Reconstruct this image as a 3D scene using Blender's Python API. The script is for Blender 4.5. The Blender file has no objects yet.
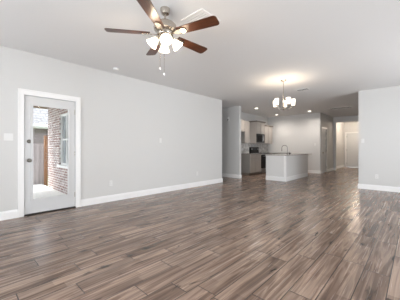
import bpy, bmesh, math, random
from mathutils import Vector, Matrix
random.seed(7)
PI = math.pi
sc = bpy.context.scene
COL = sc.collection

# ------------------------------------------------------------------ camera
cd = bpy.data.cameras.new('camera'); cam = bpy.data.objects.new('camera', cd); COL.objects.link(cam)
cam.location = (0, 0, 1.125); cam.rotation_euler = (PI/2, 0, math.radians(43.32))
cd.sensor_width = 36; cd.lens = 20.71; cd.shift_y = -1.46/400; cd.clip_start = 0.05
sc.camera = cam
# ------------------------------------------------------------------ world, sun, exposure
vs = sc.view_settings
vs.view_transform = 'Standard'; vs.look = 'None'; vs.gamma = 1; vs.use_curve_mapping = False
vs.exposure = 0.12
W = bpy.data.worlds.new('overcast_sky'); sc.world = W; W.use_nodes = True
wn = W.node_tree; bg = wn.nodes['Background']
bg.inputs[0].default_value = (0.86, 0.93, 1.0, 1); bg.inputs[1].default_value = 3.2
sun = bpy.data.lights.new('sun', 'SUN'); sun.energy = 4.5; sun.angle = 0.25; sun.color = (1, .96, .9)
so = bpy.data.objects.new('sun', sun); COL.objects.link(so)
so.rotation_euler = Vector((0.30, 0.42, -0.85)).to_track_quat('-Z', 'Y').to_euler()
def area(name, loc, direction, sx, sy, power, color=(1, 1, 1)):
    l = bpy.data.lights.new(name, 'AREA'); l.shape = 'RECTANGLE'; l.size = sx; l.size_y = sy
    l.energy = power; l.color = color
    o = bpy.data.objects.new(name, l); COL.objects.link(o); o.location = loc
    o.rotation_euler = Vector(direction).to_track_quat('-Z', 'Z').to_euler(); return o
DAY = (0.94, 0.97, 1.0)
BACK_Y, RIGHT_X = -2.3, 2.4
area('window_daylight', (-2.9, BACK_Y-.16, 1.45), (0, 1, .22), 1.7, 1.8, 75, DAY)
area('window_daylight', (-0.2, BACK_Y-.16, 1.45), (0, 1, .22), 1.7, 1.8, 200, DAY)
area('window_daylight', (RIGHT_X+.16, 2.2, 1.35), (-1, 0, .25), 2.4, 2.0, 52, DAY)
area('window_daylight', (RIGHT_X+.16, 5.6, 1.35), (-1, 0, .25), 2.0, 2.0, 112, DAY)

# ------------------------------------------------------------------ materials
def lin(c):
    return tuple(((v/255)/12.92 if v/255 <= .04045 else ((v/255+.055)/1.055)**2.4) for v in c)
def mat(name, rgb, rough=.5, metal=0, spec=.5, emit=None, es=0, bump=0, bscale=200):
    m = bpy.data.materials.new(name); m.use_nodes = True
    n = m.node_tree.nodes; p = n['Principled BSDF']; L = m.node_tree.links
    c = lin(rgb)+(1,)
    p.inputs['Base Color'].default_value = c; p.inputs['Roughness'].default_value = rough
    p.inputs['Metallic'].default_value = metal; p.inputs['Specular IOR Level'].default_value = spec
    tc = n.new('ShaderNodeTexCoord'); nz = n.new('ShaderNodeTexNoise'); nz.inputs['Scale'].default_value = bscale
    L.new(tc.outputs['Object'], nz.inputs['Vector'])
    mx = n.new('ShaderNodeMix'); mx.data_type = 'RGBA'
    mx.inputs['A'].default_value = tuple(v*.96 for v in c[:3])+(1,); mx.inputs['B'].default_value = tuple(min(1, v*1.04) for v in c[:3])+(1,)
    L.new(nz.outputs['Fac'], mx.inputs['Factor']); L.new(mx.outputs['Result'], p.inputs['Base Color'])
    if emit: p.inputs['Emission Color'].default_value = lin(emit)+(1,); p.inputs['Emission Strength'].default_value = es
    if bump:
        b = n.new('ShaderNodeBump'); b.inputs['Strength'].default_value = bump; b.inputs['Distance'].default_value = .003
        L.new(nz.outputs['Fac'], b.inputs['Height']); L.new(b.outputs['Normal'], p.inputs['Normal'])
    return m
def N(m, t, **kw):
    x = m.node_tree.nodes.new(t)
    for k, v in kw.items(): setattr(x, k, v)
    return x
def math_n(m, op, a, b=None, c=None):
    x = N(m, 'ShaderNodeMath', operation=op)
    for i, v in enumerate((a, b, c)):
        if v is None: continue
        if isinstance(v, (int, float)): x.inputs[i].default_value = v
        else: m.node_tree.links.new(v, x.inputs[i])
    return x.outputs[0]
def ramp(m, fac, stops, interp='LINEAR'):
    r = N(m, 'ShaderNodeValToRGB'); r.color_ramp.interpolation = interp
    e = r.color_ramp.elements
    while len(e) < len(stops): e.new(.5)
    for el, (pos, c) in zip(e, stops): el.position = pos; el.color = lin(c)+(1,)
    m.node_tree.links.new(fac, r.inputs[0]); return r.outputs[0]
def mixc(m, fac, a, b, mode='MIX'):
    x = N(m, 'ShaderNodeMix', data_type='RGBA', blend_type=mode)
    for k, v in (('Factor', fac), ('A', a), ('B', b)):
        if isinstance(v, (int, float)): x.inputs[k].default_value = v
        elif isinstance(v, tuple): x.inputs[k].default_value = v
        else: m.node_tree.links.new(v, x.inputs[k])
    return x.outputs['Result']

def floor_material():
    m = bpy.data.materials.new('wood_plank_floor'); m.use_nodes = True
    L = m.node_tree.links; p = m.node_tree.nodes['Principled BSDF']
    tc = N(m, 'ShaderNodeTexCoord'); sx = N(m, 'ShaderNodeSeparateXYZ'); L.new(tc.outputs['Object'], sx.inputs[0])
    x, y = sx.outputs[0], sx.outputs[1]
    PW, PL = .19, .92
    xr = math_n(m, 'DIVIDE', math_n(m, 'ADD', x, .17), PW); row = math_n(m, 'FLOOR', xr); fx = math_n(m, 'FRACT', xr)
    wr = N(m, 'ShaderNodeTexWhiteNoise', noise_dimensions='1D'); L.new(row, wr.inputs['W'])
    yr = math_n(m, 'ADD', math_n(m, 'DIVIDE', y, PL), wr.outputs['Value']); col = math_n(m, 'FLOOR', yr); fy = math_n(m, 'FRACT', yr)
    cb = N(m, 'ShaderNodeCombineXYZ'); L.new(row, cb.inputs[0]); L.new(col, cb.inputs[1])
    wp = N(m, 'ShaderNodeTexWhiteNoise', noise_dimensions='3D'); L.new(cb.outputs[0], wp.inputs['Vector'])
    rnd = wp.outputs['Value']
    # grain coordinates: own offset per plank
    def grain(scx, scy, off, detail, rough, dist):
        v = N(m, 'ShaderNodeCombineXYZ')
        L.new(math_n(m, 'ADD', math_n(m, 'MULTIPLY', x, scx), math_n(m, 'MULTIPLY', rnd, 37.0)), v.inputs[0])
        L.new(math_n(m, 'ADD', math_n(m, 'MULTIPLY', y, scy), math_n(m, 'MULTIPLY', rnd, 91.0+off)), v.inputs[1])
        n = N(m, 'ShaderNodeTexNoise'); n.inputs['Scale'].default_value = 1; n.inputs['Detail'].default_value = detail
        n.inputs['Roughness'].default_value = rough; n.inputs['Distortion'].default_value = dist
        L.new(v.outputs[0], n.inputs['Vector']); return n.outputs['Fac']
    g1 = grain(11, .7, 0, 3, .55, 1.1)       # wavy heartwood bands
    g2 = grain(42, .9, 5, 4, .6, .15)       # fine streaks
    g3 = grain(8, 1.5, 11, 4, .6, 1.4)       # dark splits
    g4 = grain(4, 1.2, 17, 2, .5, .2)        # smoky blotches
    base = ramp(m, rnd, [(0, (70, 57, 51)), (.2, (134, 114, 101)), (.4, (92, 77, 69)), (.6, (156, 135, 121)), (.8, (110, 93, 84)), (1, (186, 166, 151))])
    band = ramp(m, g1, [(.34, (60, 45, 38)), (.42, (126, 104, 91)), (.50, (196, 175, 159)), (.58, (148, 127, 114)), (.68, (78, 60, 50))])
    # printed boards: each plank shows two narrower strips of staggered length
    sr = math_n(m, 'FLOOR', math_n(m, 'MULTIPLY', xr, 2)); ws = N(m, 'ShaderNodeTexWhiteNoise', noise_dimensions='1D'); L.new(math_n(m, 'ADD', sr, 211), ws.inputs['W'])
    sc_ = math_n(m, 'FLOOR', math_n(m, 'ADD', math_n(m, 'DIVIDE', y, .61), ws.outputs['Value']))
    cs_ = N(m, 'ShaderNodeCombineXYZ'); L.new(sr, cs_.inputs[0]); L.new(sc_, cs_.inputs[1])
    w2 = N(m, 'ShaderNodeTexWhiteNoise', noise_dimensions='3D'); L.new(cs_.outputs[0], w2.inputs['Vector'])
    strip = ramp(m, w2.outputs['Value'], [(0, (74, 60, 52)), (.3, (138, 118, 105)), (.6, (106, 89, 80)), (1, (198, 178, 163))])
    base = mixc(m, .5, base, strip)
    c = mixc(m, .42, base, band)
    fine = ramp(m, g2, [(.35, (150, 142, 136)), (.5, (226, 222, 218)), (.62, (255, 252, 248)), (.75, (190, 182, 176))])
    c = mixc(m, .4, c, fine, 'MULTIPLY')
    c = mixc(m, .7, c, ramp(m, g3, [(.31, (60, 48, 42)), (.37, (255, 252, 250))]), 'MULTIPLY')
    c = mixc(m, .45, c, ramp(m, g4, [(.3, (140, 130, 124)), (.6, (255, 252, 250))]), 'MULTIPLY')
    # knots and splits
    kv = N(m, 'ShaderNodeCombineXYZ')
    L.new(math_n(m, 'ADD', math_n(m, 'MULTIPLY', x, 5.2), math_n(m, 'MULTIPLY', rnd, 13)), kv.inputs[0]); L.new(math_n(m, 'MULTIPLY', y, 1.9), kv.inputs[1])
    vo = N(m, 'ShaderNodeTexVoronoi'); vo.inputs['Scale'].default_value = 1; L.new(kv.outputs[0], vo.inputs['Vector'])
    kn = ramp(m, vo.outputs['Distance'], [(.03, (20, 16, 14)), (.17, (255, 255, 255))])
    c = mixc(m, .8, c, kn, 'MULTIPLY')
    # joints
    ex = math_n(m, 'MULTIPLY', math_n(m, 'MINIMUM', fx, math_n(m, 'SUBTRACT', 1, fx)), PW)
    ey = math_n(m, 'MULTIPLY', math_n(m, 'MINIMUM', fy, math_n(m, 'SUBTRACT', 1, fy)), PL)
    e = math_n(m, 'MINIMUM', ex, ey)
    j = N(m, 'ShaderNodeMapRange'); j.inputs['From Min'].default_value = .002; j.inputs['From Max'].default_value = .0045
    L.new(e, j.inputs['Value'])
    c = mixc(m, j.outputs[0], lin((44, 37, 34))+(1,), c)
    L.new(c, p.inputs['Base Color'])
    rg = N(m, 'ShaderNodeMapRange'); rg.inputs['To Min'].default_value = .2; rg.inputs['To Max'].default_value = .32
    L.new(g2, rg.inputs['Value']); L.new(rg.outputs[0], p.inputs['Roughness'])
    b = N(m, 'ShaderNodeBump'); b.inputs['Strength'].default_value = .1; b.inputs['Distance'].default_value = .002
    h = math_n(m, 'ADD', math_n(m, 'MULTIPLY', g2, .3), j.outputs[0]); L.new(h, b.inputs['Height']); L.new(b.outputs[0], p.inputs['Normal'])
    p.inputs['Specular IOR Level'].default_value = .5
    return m

def brick_material(name, axes, c1, c2, mortar, scale=1.0, bw=.21, bh=.068, ms=.011):
    m = bpy.data.materials.new(name); m.use_nodes = True
    L = m.node_tree.links; p = m.node_tree.nodes['Principled BSDF']
    tc = N(m, 'ShaderNodeTexCoord'); sx = N(m, 'ShaderNodeSeparateXYZ'); L.new(tc.outputs['Object'], sx.inputs[0])
    cb = N(m, 'ShaderNodeCombineXYZ'); L.new(sx.outputs[axes[0]], cb.inputs[0]); L.new(sx.outputs[axes[1]], cb.inputs[1])
    b = N(m, 'ShaderNodeTexBrick'); L.new(cb.outputs[0], b.inputs['Vector'])
    b.inputs['Scale'].default_value = scale; b.inputs['Brick Width'].default_value = bw; b.inputs['Row Height'].default_value = bh
    b.inputs['Mortar Size'].default_value = ms; b.inputs['Color1'].default_value = lin(c1)+(1,); b.inputs['Color2'].default_value = lin(c2)+(1,)
    b.inputs['Mortar'].default_value = lin(mortar)+(1,); b.inputs['Bias'].default_value = 0
    n = N(m, 'ShaderNodeTexNoise'); n.inputs['Scale'].default_value = 9; L.new(tc.outputs['Object'], n.inputs['Vector'])
    c = mixc(m, .5, b.outputs['Color'], ramp(m, n.outputs['Fac'], [(.35, (170, 160, 160)), (.6, (255, 255, 255))]), 'MULTIPLY')
    L.new(c, p.inputs['Base Color']); p.inputs['Roughness'].default_value = .9
    bp = N(m, 'ShaderNodeBump'); bp.inputs['Strength'].default_value = .6; bp.inputs['Distance'].default_value = .01
    bp.invert = True; L.new(b.outputs['Fac'], bp.inputs['Height']); L.new(bp.outputs[0], p.inputs['Normal'])
    return m

def wood_material(name, dark, light, axis_scale, rough=.35):
    m = bpy.data.materials.new(name); m.use_nodes = True
    L = m.node_tree.links; p = m.node_tree.nodes['Principled BSDF']
    tc = N(m, 'ShaderNodeTexCoord'); mp = N(m, 'ShaderNodeMapping'); mp.inputs['Scale'].default_value = axis_scale
    L.new(tc.outputs['Generated' if name == 'blade_walnut' else 'Object'], mp.inputs[0])
    n = N(m, 'ShaderNodeTexNoise'); n.inputs['Scale'].default_value = 1; n.inputs['Detail'].default_value = 4; L.new(mp.outputs[0], n.inputs['Vector'])
    L.new(ramp(m, n.outputs['Fac'], [(.3, dark), (.7, light)]), p.inputs['Base Color']); p.inputs['Roughness'].default_value = rough
    return m

def glass_material(name, tint=(1, 1, 1), refl=1.0):
    m = bpy.data.materials.new(name); m.use_nodes = True
    n = m.node_tree.nodes; L = m.node_tree.links; n.remove(n['Principled BSDF'])
    t = N(m, 'ShaderNodeBsdfTransparent'); t.inputs[0].default_value = tint+(1,)
    g = N(m, 'ShaderNodeBsdfGlossy'); g.inputs['Roughness'].default_value = .02
    f = N(m, 'ShaderNodeFresnel'); f.inputs[0].default_value = 1.45
    x = N(m, 'ShaderNodeMixShader'); L.new(math_n(m, 'MULTIPLY', f.outputs[0], refl), x.inputs[0]); L.new(t.outputs[0], x.inputs[1]); L.new(g.outputs[0], x.inputs[2])
    L.new(x.outputs[0], n['Material Output'].inputs[0]); return m

def granite_material(a=(62, 58, 56), b=(136, 131, 127), c=(186, 181, 176)):
    m = mat('granite', (150, 146, 142), .18)
    p = m.node_tree.nodes['Principled BSDF']; L = m.node_tree.links
    tc = N(m, 'ShaderNodeTexCoord'); n = N(m, 'ShaderNodeTexNoise'); n.inputs['Scale'].default_value = 60; n.inputs['Detail'].default_value = 5
    L.new(tc.outputs['Object'], n.inputs['Vector'])
    L.new(ramp(m, n.outputs['Fac'], [(.35, a), (.5, b), (.65, c)]), p.inputs['Base Color']); return m

M = dict(
    floor=floor_material(),
    wall=mat('wall_paint', (210, 210, 209), .75, bump=.15, bscale=260),
    ceil=mat('ceiling_paint', (229, 229, 229), .9, bump=.25, bscale=120),
    trim=mat('white_trim_paint', (240, 240, 240), .35),
    hardware=mat('aged_nickel_hardware', (112, 108, 102), .35, 1),
    door=mat('door_paint', (208, 209, 210), .35),
    island=mat('island_paint', (222, 222, 221), .5),
    cab=mat('cabinet_paint', (166, 160, 154), .4),
    cab_shade=mat('cabinet_paint_shaded', (138, 136, 133), .5),  # cabinet paint darkened: shade on sides and in door gaps put into colour
    crown=mat('cabinet_crown', (112, 104, 98), .5),
    black=mat('black_enamel', (12, 12, 13), .35, spec=.25),
    steel=mat('brushed_steel', (176, 176, 178), .28, 1),
    nickel=mat('brushed_nickel', (190, 182, 172), .25, 1),
    chrome=mat('chrome', (138, 136, 134), .3, 1),
    plate=mat('white_plastic', (226, 226, 225), .3),
    vent_back=mat('vent_backing', (200, 200, 200), .8),
    granite_light=granite_material((128, 124, 120), (186, 182, 178), (214, 210, 206)),
    slot=mat('dark_slot', (40, 40, 42), .6),
    blade=wood_material('blade_walnut', (36, 20, 14), (104, 60, 38), (3, 26, 3), .3),
    shade=mat('frosted_glass_lit', (250, 244, 234), .5, emit=(255, 238, 214), es=1.3),
    shade_fan=mat('fan_frosted_glass_lit', (250, 244, 234), .5, emit=(255, 236, 208), es=1.6),
    bulb=mat('bulb_lit', (255, 250, 240), .4, emit=(255, 244, 226), es=9),
    led=mat('downlight_lens_lit', (255, 250, 240), .4, emit=(255, 244, 228), es=7),
    glass=glass_material('clear_glass'),
    darkglass=mat('dim_window_glass', (150, 156, 160), .12),
    sill=mat('dark_threshold', (36, 32, 30), .5, .3),
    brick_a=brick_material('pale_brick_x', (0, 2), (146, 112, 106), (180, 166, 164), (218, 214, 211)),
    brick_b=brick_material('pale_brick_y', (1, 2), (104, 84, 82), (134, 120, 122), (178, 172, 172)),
    concrete=mat('patio_concrete', (236, 235, 232), .9, bump=.3, bscale=60),
    fence=wood_material('weathered_fence_wood', (168, 160, 162), (206, 199, 200), (6, 14, .8), .9),
    post=wood_material('brown_post_wood', (150, 108, 80), (182, 138, 106), (20, 20, 2), .8),
    shingle=brick_material('roof_shingle', (1, 2), (150, 149, 150), (138, 138, 140), (112, 112, 114), 1, .3, .16, .012),
    gutter=mat('gutter_paint', (212, 212, 208), .5),
    beam=mat('porch_beam_paint', (150, 132, 116), .7),
    soffit=mat('porch_soffit_paint', (224, 222, 218), .8),
    grass=mat('lawn', (120, 130, 96), .95, bump=.5, bscale=30),
    granite=granite_material(),
    tile=brick_material('backsplash_tile', (1, 2), (212, 212, 210), (204, 205, 204), (176, 176, 174), 1, .15, .075, .004),
    tile_x=brick_material('backsplash_tile_back', (0, 2), (212, 212, 210), (204, 205, 204), (176, 176, 174), 1, .15, .075, .004),
)

# ------------------------------------------------------------------ mesh helpers (world coordinates)
class MB:
    def __init__(s): s.bm = bmesh.new()
    def box(s, x0, x1, y0, y1, z0, z1, bev=0):
        r = bmesh.ops.create_cube(s.bm, size=1)['verts']
        bmesh.ops.scale(s.bm, vec=(abs(x1-x0), abs(y1-y0), abs(z1-z0)), verts=r)
        bmesh.ops.translate(s.bm, vec=((x0+x1)/2, (y0+y1)/2, (z0+z1)/2), verts=r)
        if bev:
            es = list({e for v in r for e in v.link_edges})
            bmesh.ops.bevel(s.bm, geom=es, offset=bev, segments=2, affect='EDGES', profile=.7)
        return s
    def poly(s, pts, vec):
        vs_ = [s.bm.verts.new(p) for p in pts]; f = s.bm.faces.new(vs_)
        r = bmesh.ops.extrude_face_region(s.bm, geom=[f]); nv = [g for g in r['geom'] if isinstance(g, bmesh.types.BMVert)]
        bmesh.ops.translate(s.bm, vec=vec, verts=nv); bmesh.ops.recalc_face_normals(s.bm, faces=s.bm.faces[:]); return s
    def lathe(s, prof, origin, axis=(0, 0, 1), n=24):
        q = Vector((0, 0, 1)).rotation_difference(Vector(axis).normalized()).to_matrix(); o = Vector(origin); rings = []
        for r, z in prof:
            if r < 1e-6: rings.append([s.bm.verts.new(o + q @ Vector((0, 0, z)))])
            else: rings.append([s.bm.verts.new(o + q @ Vector((r*math.cos(2*PI*k/n), r*math.sin(2*PI*k/n), z))) for k in range(n)])
        for a, b in zip(rings, rings[1:]):
            for k in range(n):
                k2 = (k+1) % n
                if len(a) == 1 and len(b) == 1: break
                if len(a) == 1: f = [a[0], b[k], b[k2]]
                elif len(b) == 1: f = [a[k], b[0], a[k2]]
                else: f = [a[k], b[k], b[k2], a[k2]]
                s.bm.faces.new(f)
        return s
    def tube(s, pts, r, n=10):
        pts = [Vector(p) for p in pts]; rings = []; up = Vector((0, 0, 1))
        for i, p in enumerate(pts):
            t = (pts[min(i+1, len(pts)-1)] - pts[max(i-1, 0)]).normalized()
            a = t.cross(up) if abs(t.dot(up)) < .99 else t.cross(Vector((1, 0, 0))); a.normalize()
            if rings and a.dot(prev) < 0: a = -a
            prev = a; b = t.cross(a)
            rr = r[i] if isinstance(r, (list, tuple)) else r
            rings.append([s.bm.verts.new(p + rr*(a*math.cos(2*PI*k/n) + b*math.sin(2*PI*k/n))) for k in range(n)])
        for a, b in zip(rings, rings[1:]):
            for k in range(n): s.bm.faces.new([a[k], a[(k+1) % n], b[(k+1) % n], b[k]])
        s.bm.faces.new(rings[0][::-1]); s.bm.faces.new(rings[-1]); return s
def build(name, mb, m, parent=None, origin=(0, 0, 0), smooth=False):
    bm = mb.bm; bmesh.ops.translate(bm, vec=-Vector(origin), verts=bm.verts[:])
    bmesh.ops.recalc_face_normals(bm, faces=bm.faces[:])
    me = bpy.data.meshes.new(name); bm.to_mesh(me); bm.free(); me.materials.append(m)
    if smooth:
        for p in me.polygons: p.use_smooth = True
        me.set_sharp_from_angle(angle=math.radians(40))
    o = bpy.data.objects.new(name, me); COL.objects.link(o)
    if parent: o.parent = parent
    else: o.location = origin
    return o
def struct(name, mb, m, parent=None, smooth=False):
    o = build(name, mb, m, parent, smooth=smooth)
    if not parent: o['kind'] = 'structure'
    return o
class Thing:
    def __init__(s, name, loc, label, cat, group=None, kind=None):
        s.loc = Vector(loc); o = bpy.data.objects.new(name, None); COL.objects.link(o); o.location = loc; o.empty_display_size = .1
        if label: o['label'] = label
        if cat: o['category'] = cat
        if group: o['group'] = group
        if kind: o['kind'] = kind
        s.o = o
    def part(s, name, mb, m, parent=None, smooth=False, label=None):
        o = build(name, mb, m, parent or s.o, s.loc, smooth)
        if label: o['label'] = label
        return o
    def light(s, kind, loc, power, color, size=.05, parent=None, spot=None):
        l = bpy.data.lights.new('lamp_light', kind); l.energy = power; l.color = color; l.shadow_soft_size = size
        if spot: l.spot_size = spot; l.spot_blend = 1
        o = bpy.data.objects.new('lamp_light', l); COL.objects.link(o); o.parent = parent or s.o; o.location = Vector(loc)-s.loc; return o
def copy_tree(root, loc, label, group=None):
    def cp(o, parent):
        c = o.copy(); COL.objects.link(c)
        if parent: c.parent = parent
        for ch in list(o.children): cp(ch, c)
        return c
    r = cp(root, None); r.location = loc; r['label'] = label
    if group: r['group'] = group
    return r

# ------------------------------------------------------------------ setting: shell
H = 2.74
WX = -4.74           # left wall face
def wall(name, axis, face, thick, a0, a1, holes=(), z0=0, z1=H, m=None):
    """axis 'x': plane x=face, runs along y; axis 'y': plane y=face, runs along x. thick may be negative."""
    mb = MB()
    def bx(p, q, u, v):
        if q-p < 1e-4 or v-u < 1e-4: return
        lo, hi = sorted((face, face+thick))
        if axis == 'x': mb.box(lo, hi, p, q, u, v)
        else: mb.box(p, q, lo, hi, u, v)
    cur = a0
    for (h0, h1, u, v) in sorted(holes):
        bx(cur, h0, z0, z1); bx(h0, h1, z0, u); bx(h0, h1, v, z1); cur = h1
    bx(cur, a1, z0, z1)
    return struct(name, mb, m or M['wall'])
struct('floor', MB().box(WX-.0, RIGHT_X, BACK_Y, 17, -.08, 0).box(-8.0, WX, 6.0, 17, -.08, 0), M['floor'])
struct('ceiling', MB().box(WX-.15, RIGHT_X+.15, BACK_Y-.15, 17, H, H+.15).box(-8.29, WX-.15, 2.1, 17, H, H+.15), M['ceil'])
wall('wall_left', 'x', WX, -.15, BACK_Y-.15, 6.10, [(.765, 1.575, 0, 2.03)])
wall('wall_rear', 'y', BACK_Y, -.15, WX, RIGHT_X+.15, [(-3.75, -2.05, .55, 2.35), (-1.05, .65, .55, 2.35)])
wall('wall_right', 'x', RIGHT_X, .15, BACK_Y, 7.79, [(1.0, 3.4, .35, 2.35), (4.6, 6.6, .35, 2.35)])
wall('wall_front', 'y', 7.79, .12, -1.2, RIGHT_X+.15)
wall('wall_hall_right', 'x', -1.2, .12, 7.91, 16.6)
wall('wall_corridor', 'y', 5.95, .15, -7.6, WX-.15)
wall('wall_corridor_end', 'x', -7.6, -.12, 5.95, 7.47)
wall('wall_nib', 'y', 7.33, .12, -7.6, -4.87)
wall('wall_kitchen_left', 'x', -5.68, -.12, 7.45, 11.22)
wall('wall_kitchen_back', 'y', 11.2, .12, -5.8, -3.15)
wall('wall_pantry', 'x', -3.15, -.12, 11.32, 13.4, [(11.44, 12.16, 0, 2.04)])
wall('wall_hall_end', 'y', 13.4, .12, -3.6, -1.2, [(-3.03, -1.75, 0, 2.46)])
wall('wall_foyer_left', 'x', -3.27, -.12, 13.52, 16.4)
wall('wall_foyer_end', 'y', 16.4, .12, -3.4, -1.2, [(-3.14, -2.24, 0, 2.05)])

BH = .135
def base(name, axis, face, t, a0, a1):
    lo, hi = sorted((face, face+t)); mb = MB()
    t2 = t*.55; lo2, hi2 = sorted((face, face+t2))
    if axis == 'x': mb.box(lo, hi, a0, a1, 0, BH-.02).box(lo2, hi2, a0, a1, BH-.02, BH)
    else: mb.box(a0, a1, lo, hi, 0, BH-.02).box(a0, a1, lo2, hi2, BH-.02, BH)
    struct(name, mb, M['trim'])
base('baseboard_left', 'x', WX, .016, BACK_Y, .69)
base('baseboard_left_far', 'x', WX, .016, 1.65, 6.116)
base('baseboard_left_end', 'y', 6.10, .016, WX-.15, WX)
base('baseboard_front', 'y', 7.79, -.016, -1.216, RIGHT_X)
base('baseboard_nib', 'y', 7.33, -.016, -7.6, -4.854)
base('baseboard_nib_end', 'x', -4.87, .016, 7.33, 7.45)
base('baseboard_kitchen_back', 'y', 11.2, -.016, -4.42, -3.134)
base('baseboard_pantry', 'x', -3.15, .016, 12.23, 13.384)
base('baseboard_hall_end', 'y', 13.4, -.016, -3.134, -3.03)
base('baseboard_foyer_left', 'x', -3.27, .016, 13.52, 16.384)
base('baseboard_hall_edge', 'x', -1.2, -.016, 7.79, 13.38)
base('baseboard_rear', 'y', BACK_Y, .016, WX+.016, RIGHT_X-.016)
base('baseboard_right', 'x', RIGHT_X, -.016, BACK_Y+.016, 7.774)

# windows behind the camera (their daylight fills the room)
def window(n, axis, face, t, a0, a1, z0, z1):
    w = Thing('window_%d' % n, ((a0+a1)/2 if axis == 'y' else face, face if axis == 'y' else (a0+a1)/2, z0), None, None, kind='structure')
    def bx(mb, p, q, u, v, d0, d1):
        lo, hi = sorted((face+t*d0, face+t*d1))
        if axis == 'x': mb.box(lo, hi, p, q, u, v)
        else: mb.box(p, q, lo, hi, u, v)
    f = MB(); k = .05
    bx(f, a0, a0+k, z0, z1, .2, .8); bx(f, a1-k, a1, z0, z1, .2, .8)
    bx(f, a0+k, a1-k, z0, z0+k, .2, .8); bx(f, a0+k, a1-k, z1-k, z1, .2, .8)
    zm = (z0+z1)/2; bx(f, a0+k, a1-k, zm-.02, zm+.02, .25, .7)
    am = (a0+a1)/2
    bx(f, am-.02, am+.02, z0+k, zm-.02, .25, .7); bx(f, am-.02, am+.02, zm+.02, z1-k, .25, .7)
    w.part('window_frame', f, M['trim'])
    return w, bx
for n, a in enumerate([('y', BACK_Y, -.15, -3.75, -2.05, .55, 2.35), ('y', BACK_Y, -.15, -1.05, .65, .55, 2.35),
                       ('x', RIGHT_X, .15, 1.0, 3.4, .35, 2.35), ('x', RIGHT_X, .15, 4.6, 6.6, .35, 2.35)]):
    w, bx = window(n+1, *a); g = MB(); bx(g, a[3]+.05, a[4]-.05, a[5]+.05, a[6]-.05, .45, .5); w.part('pane', g, M['glass'])

# ------------------------------------------------------------------ exterior door (door_1)
d = Thing('door_1', (WX, 1.17, 0), None, None, kind='structure')
D0, D1, DZ0, DZ1 = .785, 1.555, .025, 2.012
G0, G1, GZ0, GZ1 = .895, 1.445, .265, 1.86
xs0, xs1 = WX-.055, WX-.012
slab = MB()
slab.box(xs0, xs1, D0, G0, DZ0, DZ1).box(xs0, xs1, G1, D1, DZ0, DZ1).box(xs0, xs1, G0, G1, DZ0, GZ0).box(xs0, xs1, G0, G1, GZ1, DZ1)
d.part('door_slab', slab, M['door'])
lf = MB(); k = .03; x1 = xs1+.016
lf.box(xs1, x1, G0-k, G0+.006, GZ0-k, GZ1+k, .004).box(xs1, x1, G1-.006, G1+k, GZ0-k, GZ1+k, .004)
lf.box(xs1, x1, G0+.006, G1-.006, GZ0-k, GZ0+.006, .004).box(xs1, x1, G0+.006, G1-.006, GZ1-.006, GZ1+k, .004)
d.part('lite_frame', lf, M['door'])
d.part('glass_pane', MB().box(xs0+.018, xs0+.024, G0, G1, GZ0, GZ1), glass_material('door_glass', (1, 1, 1), .12))
jb = MB().box(WX-.15, WX, .765, D0-.004, 0, 2.03).box(WX-.15, WX, D1+.004, 1.575, 0, 2.03).box(WX-.15, WX, D0-.004, D1+.004, DZ1+.004, 2.03)
jb.box(WX-.15, xs0-.003, D0-.004, D0+.008, .02, DZ1+.004).box(WX-.15, xs0-.003, D1-.008, D1+.004, .02, DZ1+.004)
d.part('door_frame', jb, M['door'])
d.part('threshold', MB().box(WX-.16, WX+.012, .765, 1.575, 0, .02, .004), M['sill'])
for zz, nm in ((1.265, 'deadbolt'), (.955, 'door_handle')):
    b = MB().lathe([(0, 0), (.033, 0), (.033, .008), (.026, .014), (.014, .018), (.014, .03)] + ([(.0, .03)] if nm == 'deadbolt' else [(.018, .038), (.029, .05), (.031, .062), (.024, .074), (0, .078)]), (xs1, .845, zz-(.03 if nm == 'door_handle' else .02)), (1, 0, 0))
    if nm == 'deadbolt': b.box(xs1+.03, xs1+.042, .837, .853, 1.227, 1.263, .003)
    d.part(nm, b, M['hardware'], smooth=True, label='brushed nickel '+nm.replace('_', ' '))
for zz in (.25, 1.03, 1.82):
    d.part('hinge', MB().box(xs1-.002, xs1+.006, D1-.004, D1+.012, zz-.045, zz+.045, .002), M['nickel'])
cs = MB()
C0, C1, CZ = .690, 1.650, 2.11
for (a, b_, c_, e_) in ((C0, .772, 0, 2.022), (1.568, C1, 0, 2.022), (C0, C1, 2.022, CZ)):
    cs.box(WX, WX+.014, a, b_, c_, e_, .003)
cs.box(WX+.014, WX+.022, C0, C0+.022, 0, CZ, .003).box(WX+.014, WX+.022, C1-.022, C1, 0, CZ, .003).box(WX+.014, WX+.022, C0+.022, C1-.022, CZ-.022, CZ, .003)
struct('trim_1', cs, M['trim'])

# ------------------------------------------------------------------ outdoors beyond the glass door
struct('patio_slab', MB().box(-9.1, WX-.15, -3.0, 1.95, -.16, -.05), M['concrete'])
struct('ground', MB().box(-40, WX-.16, -25, 30, -.3, -.17), M['grass'])
mb = MB()
hx0, hx1, hz0, hz1 = -7.14, -6.25, .68, 2.05
mb.box(-8.29, hx0, 1.95, 2.1, -.16, 3.0).box(hx1, WX-.15, 1.95, 2.1, -.16, 3.0).box(hx0, hx1, 1.95, 2.1, -.16, hz0).box(hx0, hx1, 1.95, 2.1, hz1, 3.0)
struct('wall_brick', mb, M['brick_a'])
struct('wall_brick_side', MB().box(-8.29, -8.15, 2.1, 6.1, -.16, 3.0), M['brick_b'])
w, bx = window(5, 'y', 1.95, .15, hx0, hx1, hz0, hz1)
g = MB(); bx(g, hx0+.05, hx1-.05, hz0+.05, hz1-.05, .5, .6); w.part('pane', g, M['darkglass'])
w.part('window_sill', MB().box(hx0-.05, hx1+.05, 1.90, 1.97, hz0-.06, hz0), M['trim'])
struct('porch_beam', MB().box(-8.45, -8.15, -3.0, 1.95, 2.36, 2.62), M['beam'])
struct('porch_soffit', MB().box(-8.45, WX-.15, -3.0, 1.95, 2.62, 2.7), M['soffit'])
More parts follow.
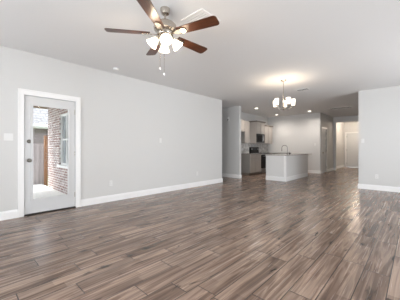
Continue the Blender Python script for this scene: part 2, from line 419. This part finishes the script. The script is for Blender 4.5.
f = Thing('picket_fence', (-9.15, 1.4, -.17), 'weathered grey wood picket fence behind the patio', 'fence')
pk = MB(); y = -2.0
while y < 2.0:
    hgt = 1.30+random.uniform(-.01, .01); o_ = random.uniform(0, .006)
    pk.box(-9.17-o_, -9.15-o_, y, min(y+.135, 2.032), -.17, hgt); y += .14
f.part('picket_panel', pk, M['fence'])
f.part('rail', MB().box(-9.21, -9.18, -2, 2.12, .25, .34).box(-9.21, -9.18, -2, 2.12, 1.0, 1.09), M['fence'])
f.part('post', MB().box(-9.17, -9.08, 2.035, 2.125, -.17, 1.56, .004), M['post'], label='taller brown wooden post')
hs = Thing('neighbouring_house', (-13.5, 2, -.17), 'pale brick house with light shingled roof beyond the fence', 'house')
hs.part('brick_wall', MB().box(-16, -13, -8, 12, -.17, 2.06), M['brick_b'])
hs.part('roof', MB().poly([(-12.6, -8.4, 2.22), (-12.6, -8.4, 2.30), (-16.5, -8.4, 4.6), (-16.5, -8.4, 4.5)], (0, 20.8, 0)), M['shingle'])
hs.part('gutter', MB().box(-12.68, -12.54, -8.4, 12.4, 2.12, 2.27, .01), M['gutter'])
hs.part('soffit_board', MB().box(-13, -12.6, -8.4, 12.4, 2.06, 2.12), M['gutter'])

# ------------------------------------------------------------------ interior doors
def panel_door(n, axis, face, out, a0, a1, ztop, cols, rows, hinge_a):
    """door slab with recessed panels, casing, hinges; `out` = +1/-1 room side of the face"""
    t = Thing('door_%d' % n, ((face, (a0+a1)/2, 0) if axis == 'x' else ((a0+a1)/2, face, 0)), None, None, kind='structure')
    def bx(mb, p, q, u, v, d0, d1, bev=0):
        lo, hi = sorted((face+out*d0, face+out*d1))
        if axis == 'x': mb.box(lo, hi, p, q, u, v, bev)
        else: mb.box(p, q, lo, hi, u, v, bev)
    s = MB(); bx(s, a0+.004, a1-.004, .012, ztop-.004, -.05, -.03)
    st = .10
    ncol = cols; wcol = (a1-a0-st*(ncol+1))/ncol
    xs = [a0+.004] + [a0+st*(i+1)+wcol*i for i in range(ncol)]
    for i in range(ncol+1):
        p = a0+.004 if i == 0 else a0+i*(st+wcol); q = a1-.004 if i == ncol else p+st
        bx(s, p, q if i else a0+st, .012, ztop-.004, -.03, -.015)
    edges = rows
    for i in range(ncol):
        p = a0+st+i*(st+wcol); q = p+wcol
        zz = .012
        for (r0, r1) in edges:
            bx(s, p, q, zz, r0, -.03, -.015); bx(s, p+.03, q-.03, r0+.03, r1-.03, -.03, -.019, .004); zz = r1
        bx(s, p, q, zz, ztop-.004, -.03, -.015)
    t.part('door_slab', s, M['door'])
    for z in (.23, 1.03, 1.84):
        h_ = MB(); bx(h_, hinge_a-.006, hinge_a+.008, z-.045, z+.045, -.014, -.004, .002); t.part('hinge', h_, M['slot'])
    side = a1-.07 if abs(hinge_a-a0) < .1 else a0+.07
    ax = (out, 0, 0) if axis == 'x' else (0, out, 0)
    o = (face-out*.015, side, .93) if axis == 'x' else (side, face-out*.015, .93)
    t.part('door_knob', MB().lathe([(0, 0), (.03, 0), (.03, .006), (.012, .012), (.012, .03), (.027, .042), (.03, .055), (.02, .066), (0, .069)], o, ax), M['nickel'], smooth=True)
    c = MB()
    for (p, q, u, v) in ((a0-.075, a0-.002, 0, ztop), (a1+.002, a1+.075, 0, ztop), (a0-.075, a1+.075, ztop, ztop+.075)): bx(c, p, q, u, v, 0, .015, .003)
    struct('trim_%d' % n, c, M['trim'])
    return t
R6 = [(.24, .80), (.95, 1.58), (1.69, 1.93)]
panel_door(2, 'y', 16.4, -1, -3.14, -2.24, 2.05, 2, R6, -3.13)
R5 = [(.20+.365*i, .20+.365*i+.265) for i in range(5)]
panel_door(3, 'x', -3.15, 1, 11.44, 12.16, 2.04, 1, R5, 12.15)

# ------------------------------------------------------------------ kitchen cabinets
def shaker(mb, x, y0, y1, z0, z1, t=.02, fr=.055):
    """shaker panel facing +x, back on plane x"""
    mb.box(x, x+.012, y0, y1, z0, z1)
    mb.box(x+.012, x+t, y0, y0+fr, z0, z1).box(x+.012, x+t, y1-fr, y1, z0, z1)
    mb.box(x+.012, x+t, y0+fr, y1-fr, z0, z0+fr).box(x+.012, x+t, y0+fr, y1-fr, z1-fr, z1); return mb
KX = -5.68
def handle(t, parent, x, y, z, vertical=True):
    mb = MB()
    if vertical: mb.tube([(x, y, z-.05), (x+.03, y, z-.05), (x+.03, y, z+.05), (x, y, z+.05)], .005, 6)
    else: mb.tube([(x, y-.05, z), (x+.03, y-.05, z), (x+.03, y+.05, z), (x, y+.05, z)], .005, 6)
    t.part('handle', mb, M['steel'], parent)
def upper(y0, y1, z0, z1, xf, label, ndoors, crown=True, name='wall_cabinet', group=None):
    t = Thing(name, ((KX+xf)/2, (y0+y1)/2, z0), label, 'cabinet', group)
    t.part('cabinet_body', MB().box(KX, xf-.02, y0, y1, z0, z1), M['cab_shade'])
    w = (y1-y0)/ndoors
    for i in range(ndoors):
        a, b = y0+i*w+.012, y0+(i+1)*w-.012
        dr = t.part('door', shaker(MB(), xf-.02, a, b, z0+.012, z1-.012), M['cab'])
        handle(t, dr, xf, (b-.03) if (i == 0 and ndoors > 1) or ndoors == 1 else (a+.03), z0+.1)
    if crown:
        t.part('crown_moulding', MB().box(KX, xf+.015, y0-.02, y1+(.02 if crown is True else 0), z1, z1+.03).box(KX, xf+.035, y0-.04, y1+(.04 if crown is True else 0), z1+.03, z1+.06), M['crown'], label='darker crown moulding')
    return t
upper(7.47, 8.40, 1.84, 2.34, -5.30, 'short greige wall cabinet over the empty refrigerator space', 2, crown=None)
upper(8.405, 8.78, 1.36, 2.30, -5.30, 'narrow greige wall cabinet left of the range', 1, crown=None)
upper(9.33, 10.09, 1.80, 2.33, -5.27, 'greige wall cabinet directly above the black microwave', 2)
upper(10.135, 10.95, 1.36, 2.20, -5.30, 'greige wall cabinet right of the microwave near the back corner', 2)
# side gable of the microwave cabinet reaches down beside it
t = Thing('gable_panel', (-5.47, 9.31, 1.36), 'flat grey side panel standing left of the black microwave', 'cabinet panel')
t.part('board', MB().box(KX, -5.29, 9.293, 9.327, 1.36, 2.33), M['cab'])

mw = Thing('microwave', (-5.46, 9.71, 1.36), 'black over-the-range microwave hung under a wall cabinet', 'microwave')
mw.part('case', MB().box(KX, -5.31, 9.335, 10.085, 1.365, 1.795), M['black'])
mdr = mw.part('door', MB().box(-5.31, -5.275, 9.337, 9.90, 1.40, 1.79, .006), M['black'])
mw.part('handle', MB().tube([(-5.28, 9.87, 1.46), (-5.24, 9.87, 1.46), (-5.24, 9.87, 1.74), (-5.28, 9.87, 1.74)], .009, 8), M['steel'], mdr)
mw.part('window', MB().box(-5.276, -5.272, 9.42, 9.80, 1.48, 1.72), mat('microwave_window', (20, 20, 22), .5, spec=.1), mdr)
mw.part('control_panel', MB().box(-5.31, -5.278, 9.905, 10.083, 1.40, 1.79, .004), M['black'])
mw.part('vent_strip', MB().box(-5.31, -5.28, 9.337, 10.083, 1.367, 1.397), M['steel'])

bc = Thing('base_cabinet', (-5.36, 8.86, 0), 'greige base cabinet with drawer, left of the range', 'cabinet')
bc.part('cabinet_body', MB().box(KX+.006, -5.07, 8.40, 9.325, .1, .875), M['cab_shade'])
bc.part('toe_kick', MB().box(KX+.006, -5.13, 8.42, 9.325, 0, .1), M['crown'])
for a, b in ((8.404, 8.86), (8.866, 9.321)):
    dr = bc.part('door', shaker(MB(), -5.07, a, b, .11, .69), M['cab']); handle(bc, dr, -5.05, b-.04 if a < 8.5 else a+.04, .62)
    dw = bc.part('drawer', shaker(MB(), -5.07, a, b, .70, .868, fr=.04), M['cab']); handle(bc, dw, -5.05, (a+b)/2, .785, False)
ct = Thing('kitchen_countertop', (-5.36, 8.86, .877), 'grey granite countertop on the cabinet left of the range', 'countertop')
ct.part('slab', MB().box(KX+.006, -5.02, 8.37, 9.325, .877, .913, .005), M['granite'])
struct('backsplash', MB().box(KX, KX+.01, 8.37, 11.19, .915, 1.36), M['tile'])

rg = Thing('kitchen_range', (-5.34, 9.71, 0), 'black and stainless electric range below the microwave', 'range')
rg.part('body', MB().box(KX+.02, -5.06, 9.335, 10.085, .03, .905), M['steel'])
rg.part('cooktop', MB().box(KX+.09, -5.03, 9.332, 10.088, .906, .925, .004), M['black'])
bgd = rg.part('backguard', MB().box(KX+.02, KX+.09, 9.332, 10.088, .906, 1.19, .01), M['black'])
rg.part('display', MB().box(KX+.09, KX+.094, 9.60, 9.82, 1.06, 1.13), mat('range_display', (70, 74, 80), .2), bgd)
for yy in (9.40, 9.48, 9.94, 10.02):
    rg.part('knob', MB().lathe([(0, 0), (.02, 0), (.018, .022), (0, .022)], (KX+.09, yy, 1.10), (1, 0, 0), 12), M['steel'], bgd)
od = rg.part('oven_door', MB().box(-5.06, -5.02, 9.34, 10.08, .24, .84, .006), M['black'])
rg.part('handle', MB().tube([(-5.02, 9.42, .78), (-4.975, 9.42, .78), (-4.975, 10.0, .78), (-5.02, 10.0, .78)], .011, 8), M['steel'], od)
rg.part('drawer', MB().box(-5.06, -5.025, 9.34, 10.08, .05, .23, .006), M['steel'])
for (cx, cy, r) in ((-5.2, 9.53, .10), (-5.2, 9.89, .08), (-5.44, 9.53, .08), (-5.44, 9.89, .10)):
    rg.part('burner', MB().lathe([(0, .925), (r, .925), (r, .928), (0, .928)], (cx, cy, 0), n=20), M['slot'])

cb2 = Thing('corner_cabinet', (-5.1, 10.65, 0), 'greige corner base cabinet right of the range along the back wall', 'cabinet')
cb2.part('cabinet_body', MB().box(KX+.014, -5.07, 10.095, 11.18, .1, .875).box(-5.07, -4.45, 10.60, 11.18, .1, .875), M['cab_shade'])
cb2.part('toe_kick', MB().box(KX+.014, -5.13, 10.095, 11.18, 0, .1).box(-5.13, -4.45, 10.66, 11.18, 0, .1), M['crown'])
cb2.part('door', shaker(MB(), -5.07, 10.10, 10.56, .11, .868), M['cab'])
ct2 = Thing('kitchen_countertop', (-5.1, 10.65, .877), 'grey granite corner countertop behind the island', 'countertop')
ct2.part('slab', MB().box(KX+.014, -5.02, 10.095, 11.185, .877, .913, .005).box(-5.02, -4.42, 10.57, 11.185, .877, .913, .005), M['granite'])

# island
il = Thing('kitchen_island', (-3.6, 8.7, 0), 'white kitchen island with tall baseboard and granite top', 'island')
IX0, IX1, IY0, IY1 = -3.97, -3.245, 7.68, 9.85
il.part('island_body', MB().box(IX0, IX1, IY0, IY1, 0, .872), M['island'])
il.part('baseboard', MB().box(IX0-.0, IX1+.016, IY0-.016, IY0, 0, .13).box(IX1, IX1+.016, IY0, IY1, 0, .13).box(IX0, IX1+.009, IY0-.009, IY0, .13, .15).box(IX1, IX1+.009, IY0, IY1, .13, .15), M['trim'])
il.part('corner_board', MB().box(IX1-.06, IX1+.008, IY0-.008, IY0, .15, .872).box(IX1, IX1+.008, IY0, IY0+.06, .15, .872), M['trim'])
ict = Thing('island_countertop', (-3.6, 8.9, .875), 'grey speckled granite countertop on the white island', 'countertop')
ict.part('slab', MB().box(IX0-.03, IX1+.03, IY0-.03, 10.30, .875, .912, .005), M['granite_light'])
sk = Thing('island_sink', (-3.75, 8.75, .9), 'stainless sink set into the island countertop', 'sink')
sk.part('rim', MB().box(-3.97, -3.55, 8.42, 8.44, .912, .916).box(-3.97, -3.55, 9.10, 9.12, .912, .916).box(-3.97, -3.95, 8.44, 9.10, .912, .916).box(-3.57, -3.55, 8.44, 9.10, .912, .916), M['steel'])
sk.part('basin', MB().box(-3.949, -3.571, 8.441, 9.099, .9125, .9135), M['steel'])
FX, FY = -3.49, 8.42
fa = Thing('kitchen_faucet', (FX, FY, .912), 'chrome gooseneck faucet standing on the island', 'faucet')
fa.part('base', MB().lathe([(0, 0), (.028, 0), (.028, .012), (.02, .03), (.018, .07), (0, .07)], (FX, FY, .912)), M['chrome'], smooth=True)
arc = [(FX, FY, .98), (FX, FY, 1.15)] + [(FX-.085+.085*math.cos(a), FY-.05+.05*math.cos(a), 1.15+.095*math.sin(a)) for a in [PI*k/10 for k in range(1, 11)]] + [(FX-.17, FY-.1, 1.10)]
fa.part('spout', MB().tube(arc, .014, 10), M['chrome'], smooth=True)
fa.part('spray_head', MB().lathe([(0, 0), (.016, 0), (.018, .04), (.014, .07), (0, .07)], (FX-.17, FY-.1, 1.03)), M['chrome'], smooth=True)
fa.part('lever', MB().tube([(FX+.01, FY, .96), (FX+.05, FY+.03, .985), (FX+.08, FY+.05, 1.01)], [.008, .007, .005], 8), M['chrome'], smooth=True)
sd = Thing('soap_dispenser', (FX, FY+.22, .912), 'small dark soap pump beside the chrome faucet', 'soap dispenser')
sd.part('body', MB().lathe([(0, 0), (.024, 0), (.022, .05), (.012, .06), (0, .06)], (FX, FY+.22, .912), n=16), M['black'], smooth=True)
sd.part('nozzle', MB().tube([(FX, FY+.22, .97), (FX, FY+.22, .995), (FX-.05, FY+.22, .99)], .005, 6), M['black'], smooth=True)

# ------------------------------------------------------------------ ceiling fan
FC = Vector((-2.12, 1.66)); BZ = 2.445
fn = Thing('ceiling_fan', (FC.x, FC.y, H), 'brushed nickel ceiling fan with five dark walnut blades and lit glass shades', 'ceiling fan')
O = (FC.x, FC.y, 0)
fn.part('canopy', MB().lathe([(0, H), (.056, H), (.055, 2.715), (.045, 2.68), (.022, 2.665), (0, 2.665)], O, n=32), M['nickel'], smooth=True)
fn.part('downrod', MB().tube([(FC.x, FC.y, 2.67), (FC.x, FC.y, 2.585)], .013, 12), M['nickel'], smooth=True)
fn.part('motor_housing', MB().lathe([(0, 2.60), (.03, 2.598), (.06, 2.585), (.105, 2.57), (.128, 2.545), (.132, 2.52), (.125, 2.49), (.10, 2.475), (.085, 2.47), (.085, 2.455), (.095, 2.448), (.09, 2.43), (.06, 2.42), (.058, 2.375), (.04, 2.355), (0, 2.35)], O, n=36), M['nickel'], smooth=True)
for kk in range(5):
    a = math.radians(88.08+72*kk); R = Matrix.Rotation(a, 4, 'Z'); T = Matrix.Translation((FC.x, FC.y, BZ)); P_ = Matrix.Rotation(math.radians(-12), 4, 'X')
    # blade outline in local x (radial)
    pts = []
    r0, r1, w0, w1 = .17, .66, .052, .070
    out = [(r0, -w0), (.35, -w0-.009), (r1-.035, -w1)] + [(r1-.035+.035*math.sin(t), -w1+.035*(1-math.cos(t))) for t in (.5, 1.0, PI/2)]
    out += [(x_, -y_) for x_, y_ in reversed(out)]
    mb = MB(); mb.poly([(x_, y_, -.003) for x_, y_ in out], (0, 0, .006)); mb.bm.transform(P_)
    o = fn.part('blade', (lambda m_: (m_.bm.transform(Matrix.Translation(fn.loc)), m_)[1])(mb), M['blade'])
    # the blade keeps its own local frame so that the grain runs along it
    o.matrix_local = Matrix.Translation((0, 0, BZ-H)) @ R
    ir = MB(); ir.box(.09, .15, -.016, .016, -.008, -.002, .002)
    ir.poly([(.145, -.016, -.010), (.16, -.030, -.010), (.25, -.036, -.010), (.275, -.015, -.010), (.275, .015, -.010), (.25, .036, -.010), (.16, .030, -.010), (.145, .016, -.010)], (0, 0, .005))
    for sx_, sy_ in ((.2, -.02), (.2, .02), (.25, 0)): ir.lathe([(0, -.014), (.006, -.013), (.007, -.010), (0, -.010)], (sx_, sy_, 0), n=8)
    ir.bm.transform(P_); ir.bm.transform(Matrix.Translation(fn.loc))
    o2 = fn.part('blade_bracket', ir, M['nickel'], smooth=True); o2.matrix_local = Matrix.Translation((0, 0, BZ-H-.004)) @ R
for kk in range(4):
    a = math.radians(-38+90*kk+4); u = Vector((math.cos(a), math.sin(a), 0)); c0 = Vector((FC.x, FC.y, 2.415))
    p0 = c0+u*.045; p1 = c0+u*.06+Vector((0, 0, .008)); p2 = c0+u*.078+Vector((0, 0, -.012))
    arm = fn.part('lamp_arm', MB().tube([p0, p1, p2], .009, 8), M['nickel'], smooth=True)
    ax = (u*.66+Vector((0, 0, -.75))).normalized()
    fn.part('socket_cup', MB().lathe([(0, -.01), (.022, -.01), (.026, .0), (.028, .022), (0, .022)], p2, ax, 16), M['nickel'], arm, smooth=True)
    sh = MB().lathe([(.024, .018), (.030, .03), (.044, .055), (.052, .08), (.064, .108), (.067, .118), (.062, .117), (.049, .08), (.040, .055), (.026, .03)], p2, ax, 24)
    fn.part('glass_shade', sh, M['shade_fan'], smooth=True, label='lit frosted glass bell shade')
    fn.part('bulb', MB().lathe([(0, .022), (.012, .03), (.024, .06), (.026, .078), (.018, .097), (0, .104)], p2, ax, 14), M['bulb'], smooth=True)
    fn.light('POINT', p2+ax*.14, 5.5, (1, .80, .58), .05)
for (dx, dy, zb, nm) in ((-.035, -.045, 2.03, 0), (.022, -.03, 1.955, 1)):
    c = fn.part('pull_chain', MB().tube([(FC.x+dx, FC.y+dy, 2.37), (FC.x+dx, FC.y+dy, zb+.03)], .0022, 6), M['nickel'])
    fn.part('chain_pull', MB().lathe([(0, 0), (.007, .004), (.009, .015), (.006, .03), (0, .034)], (FC.x+dx, FC.y+dy, zb), n=10), M['plate'], c, smooth=True)

# ------------------------------------------------------------------ chandelier
CC = Vector((-2.29, 5.30)); O = (CC.x, CC.y, 0)
ch = Thing('chandelier', (CC.x, CC.y, H), 'nickel chandelier with five glowing frosted shades near the kitchen', 'chandelier')
ch.part('canopy', MB().lathe([(0, H), (.065, H), (.063, 2.725), (.03, 2.71), (.012, 2.70), (0, 2.70)], O), M['nickel'], smooth=True)
ch.part('stem', MB().tube([(CC.x, CC.y, 2.705), (CC.x, CC.y, 2.10)], .007, 10), M['nickel'], smooth=True)
ch.part('body', MB().lathe([(0, 2.03), (.012, 2.035), (.02, 2.05), (.012, 2.07), (.028, 2.09), (.03, 2.11), (.014, 2.13), (.012, 2.19), (.02, 2.2), (.008, 2.21), (0, 2.21)], O, n=18), M['nickel'], smooth=True)
th = math.radians(43.32); Rv = Vector((math.cos(th), math.sin(th), 0)); Fv = Vector((math.sin(th), -math.cos(th), 0))
for kk in range(5):
    a = math.radians(8+72*kk); u = Fv*math.cos(a)+Rv*math.sin(a); c0 = Vector((CC.x, CC.y, 0)); r = .215
    pts = [c0+u*(.02+(r-.02)*t)+Vector((0, 0, 2.09-.045*math.sin(PI*min(1, t*1.15))+.03*t*t)) for t in [i/8 for i in range(9)]]
    arm = ch.part('arm', MB().tube(pts, .0042, 8), M['nickel'], smooth=True)
    p = c0+u*r+Vector((0, 0, 2.115))
    ch.part('cup', MB().lathe([(0, 0), (.03, .004), (.036, .012), (0, .014)], p, n=16), M['nickel'], arm, smooth=True)
    ch.part('glass_shade', MB().lathe([(0, .016), (.034, .016), (.042, .03), (.046, .09), (.052, .165), (.049, .166), (.043, .09), (.039, .032), (0, .022)], p, n=20), M['shade'], smooth=True, label='lit frosted glass cup shade')
    ch.part('bulb', MB().lathe([(0, .02), (.012, .03), (.02, .06), (.018, .08), (0, .092)], p, n=12), M['bulb'], smooth=True)
    ch.light('POINT', p+Vector((0, 0, .172)), 2.1, (1, .84, .66), .04)

# ------------------------------------------------------------------ recessed lights, vents, detector
rl = Thing('recessed_light', (-4.68, 8.25, H), 'lit recessed ceiling light nearest the grey wall cabinets', 'ceiling light')
rl.part('trim_ring', MB().lathe([(.066, H-.001), (.092, H-.001), (.09, H-.008), (.068, H-.010), (.066, H-.001)], (-4.68, 8.25, 0), n=28), M['plate'], smooth=True)
rl.part('lens', MB().lathe([(0, H-.001), (.066, H-.001), (.066, H-.004), (0, H-.005)], (-4.68, 8.25, 0), n=28), M['led'])
rl.light('SPOT', (-4.68, 8.25, H-.03), 76, (1, .90, .81), .08, spot=2.95)
copy_tree(rl.o, (-4.85, 10.45, H), 'lit recessed ceiling light close to the back wall below the chandelier')
copy_tree(rl.o, (-3.37, 10.45, H), 'lit recessed ceiling light rightmost, near the hallway')


fl = Thing('unseen_foyer_light', (-2.3, 15.0, H), 'unseen flush ceiling light added to warm the far foyer', 'ceiling light')  # out of view; added to give the foyer its warm light
fl.part('base', MB().lathe([(0, H), (.15, H), (.15, H-.02), (0, H-.02)], (-2.3, 15.0, 0)), M['nickel'], smooth=True)
fl.part('glass_bowl', MB().lathe([(.14, H-.02), (.12, H-.06), (.07, H-.09), (0, H-.10)], (-2.3, 15.0, 0)), M['shade'], smooth=True)
fl.light('POINT', (-2.3, 15.0, H-.2), 48, (1, .84, .68), .1)

def vent(loc, sx, sy, label, n, border=.018, name='ceiling_vent', depth=.008, back='slot', fill=.32, paint='plate'):
    t = Thing(name, loc, label, 'vent'); x, y, z = loc
    t.part('frame', MB().box(x-sx/2, x+sx/2, y-sy/2, y-sy/2+border, z-depth, z).box(x-sx/2, x+sx/2, y+sy/2-border, y+sy/2, z-depth, z)
           .box(x-sx/2, x-sx/2+border, y-sy/2+border, y+sy/2-border, z-depth, z).box(x+sx/2-border, x+sx/2, y-sy/2+border, y+sy/2-border, z-depth, z), M[paint])
    t.part('backing', MB().box(x-sx/2+border, x+sx/2-border, y-sy/2+border, y+sy/2-border, z-.0015, z-.0005), M[back])
    sl = MB(); h = sy-2*border
    for i in range(n):
        yy = y-sy/2+border+h*(i+.5)/n; dd = h/n*fill
        sl.box(x-sx/2+border, x+sx/2-border, yy-dd, yy+dd, z-depth*.8, z-.002)
    t.part('slats', sl, M[paint]); return t
vent((-2.28, 6.52, H), .32, .22, 'small white slotted ceiling vent right of the chandelier', 2, fill=.08)
vent((-2.22, 10.50, H), .82, .46, 'wide white ceiling return grille in front of the hallway', 3, .045, fill=.08)
vent((-1.98, 2.12, H), .36, .36, 'square white ceiling vent half hidden behind a fan blade', 7, .035, back='vent_back', paint='ceil')
sdx = Thing('smoke_detector', (-4.42, 2.22, H), 'small round white smoke detector on the ceiling by the left wall', 'smoke detector')
sdx.part('base', MB().lathe([(0, H), (.06, H), (.06, H-.01), (0, H-.01)], (-4.42, 2.22, 0)), M['plate'])
sdx.part('cover', MB().lathe([(.056, H-.01), (.054, H-.026), (.045, H-.036), (0, H-.04)], (-4.42, 2.22, 0)), M['plate'], smooth=True)

# ------------------------------------------------------------------ wall plates
def plate(name, loc, normal, label, cat, kind, gangs=1, group=None):
    """loc = centre on the wall face; normal '+x' or '-y'"""
    t = Thing(name, loc, label, cat, group)
    x, y, z = loc; w = .035+.023*(gangs-1)
    def bx(mb, a0, a1, z0, z1, d0, d1, bev=0):
        if normal == '+x': mb.box(x+d0, x+d1, y+a0, y+a1, z+z0, z+z1, bev)
        else: mb.box(x+a0, x+a1, y-d1, y-d0, z+z0, z+z1, bev)
        return mb
    t.part('cover_plate', bx(MB(), -w, w, -.057, .057, 0, .006, .002), M['plate'])
    if kind == 'outlet':
        for zz in (-.022, .022):
            f_ = t.part('socket', bx(MB(), -.016, .016, zz-.014, zz+.014, .006, .008, .001), M['plate'])
            s_ = MB(); bx(s_, -.007, -.005, zz-.004, zz+.006, .008, .0085); bx(s_, .005, .007, zz-.004, zz+.006, .008, .0085); t.part('slots', s_, M['slot'], f_)
    elif kind == 'switch':
        for g_ in range(gangs):
            c = (g_-(gangs-1)/2)*.046
            t.part('rocker', bx(MB(), c-.015, c+.015, -.032, .032, .006, .010, .0015), M['plate'])
    return t
plate('light_switch', (WX, .575, 1.31), '+x', 'white double light switch left of the glass door', 'light switch', 'switch', 2)
plate('wall_outlet', (WX, 2.26, .385), '+x', 'white wall outlet right of the glass door above the baseboard', 'outlet', 'outlet')
plate('wall_outlet', (WX, 4.90, .385), '+x', 'white wall outlet near the far end of the left wall', 'outlet', 'outlet')
plate('wall_plate', (WX, 3.56, 1.33), '+x', 'small white blank plate at mid height on the left wall', 'wall plate', 'blank')
plate('light_switch', (-1.10, 7.79, 1.34), '-y', 'white light switch on the right wall by the hallway corner', 'light switch', 'switch')
plate('wall_outlet', (-.79, 7.79, .37), '-y', 'white wall outlet low on the right wall', 'outlet', 'outlet')
plate('light_switch', (-3.37, 11.2, 1.31), '-y', 'white light switch on the kitchen back wall beside the hallway', 'light switch', 'switch')
plate('wall_outlet', (KX+.01, 8.79, 1.10), '+x', 'white outlet on the backsplash left of the range', 'outlet', 'outlet')
plate('wall_outlet', (KX+.01, 10.68, 1.10), '+x', 'white outlet on the backsplash right of the range', 'outlet', 'outlet')
th_ = Thing('door_chime', (-5.38, 7.33, 2.28), 'slim white chime box high on the short wall beside the kitchen', 'door chime')
th_.part('housing', MB().box(-5.41, -5.35, 7.30, 7.33, 2.21, 2.36, .006), M['plate'])
th_.part('grille', MB().box(-5.405, -5.355, 7.297, 7.30, 2.225, 2.27), M['slot'])
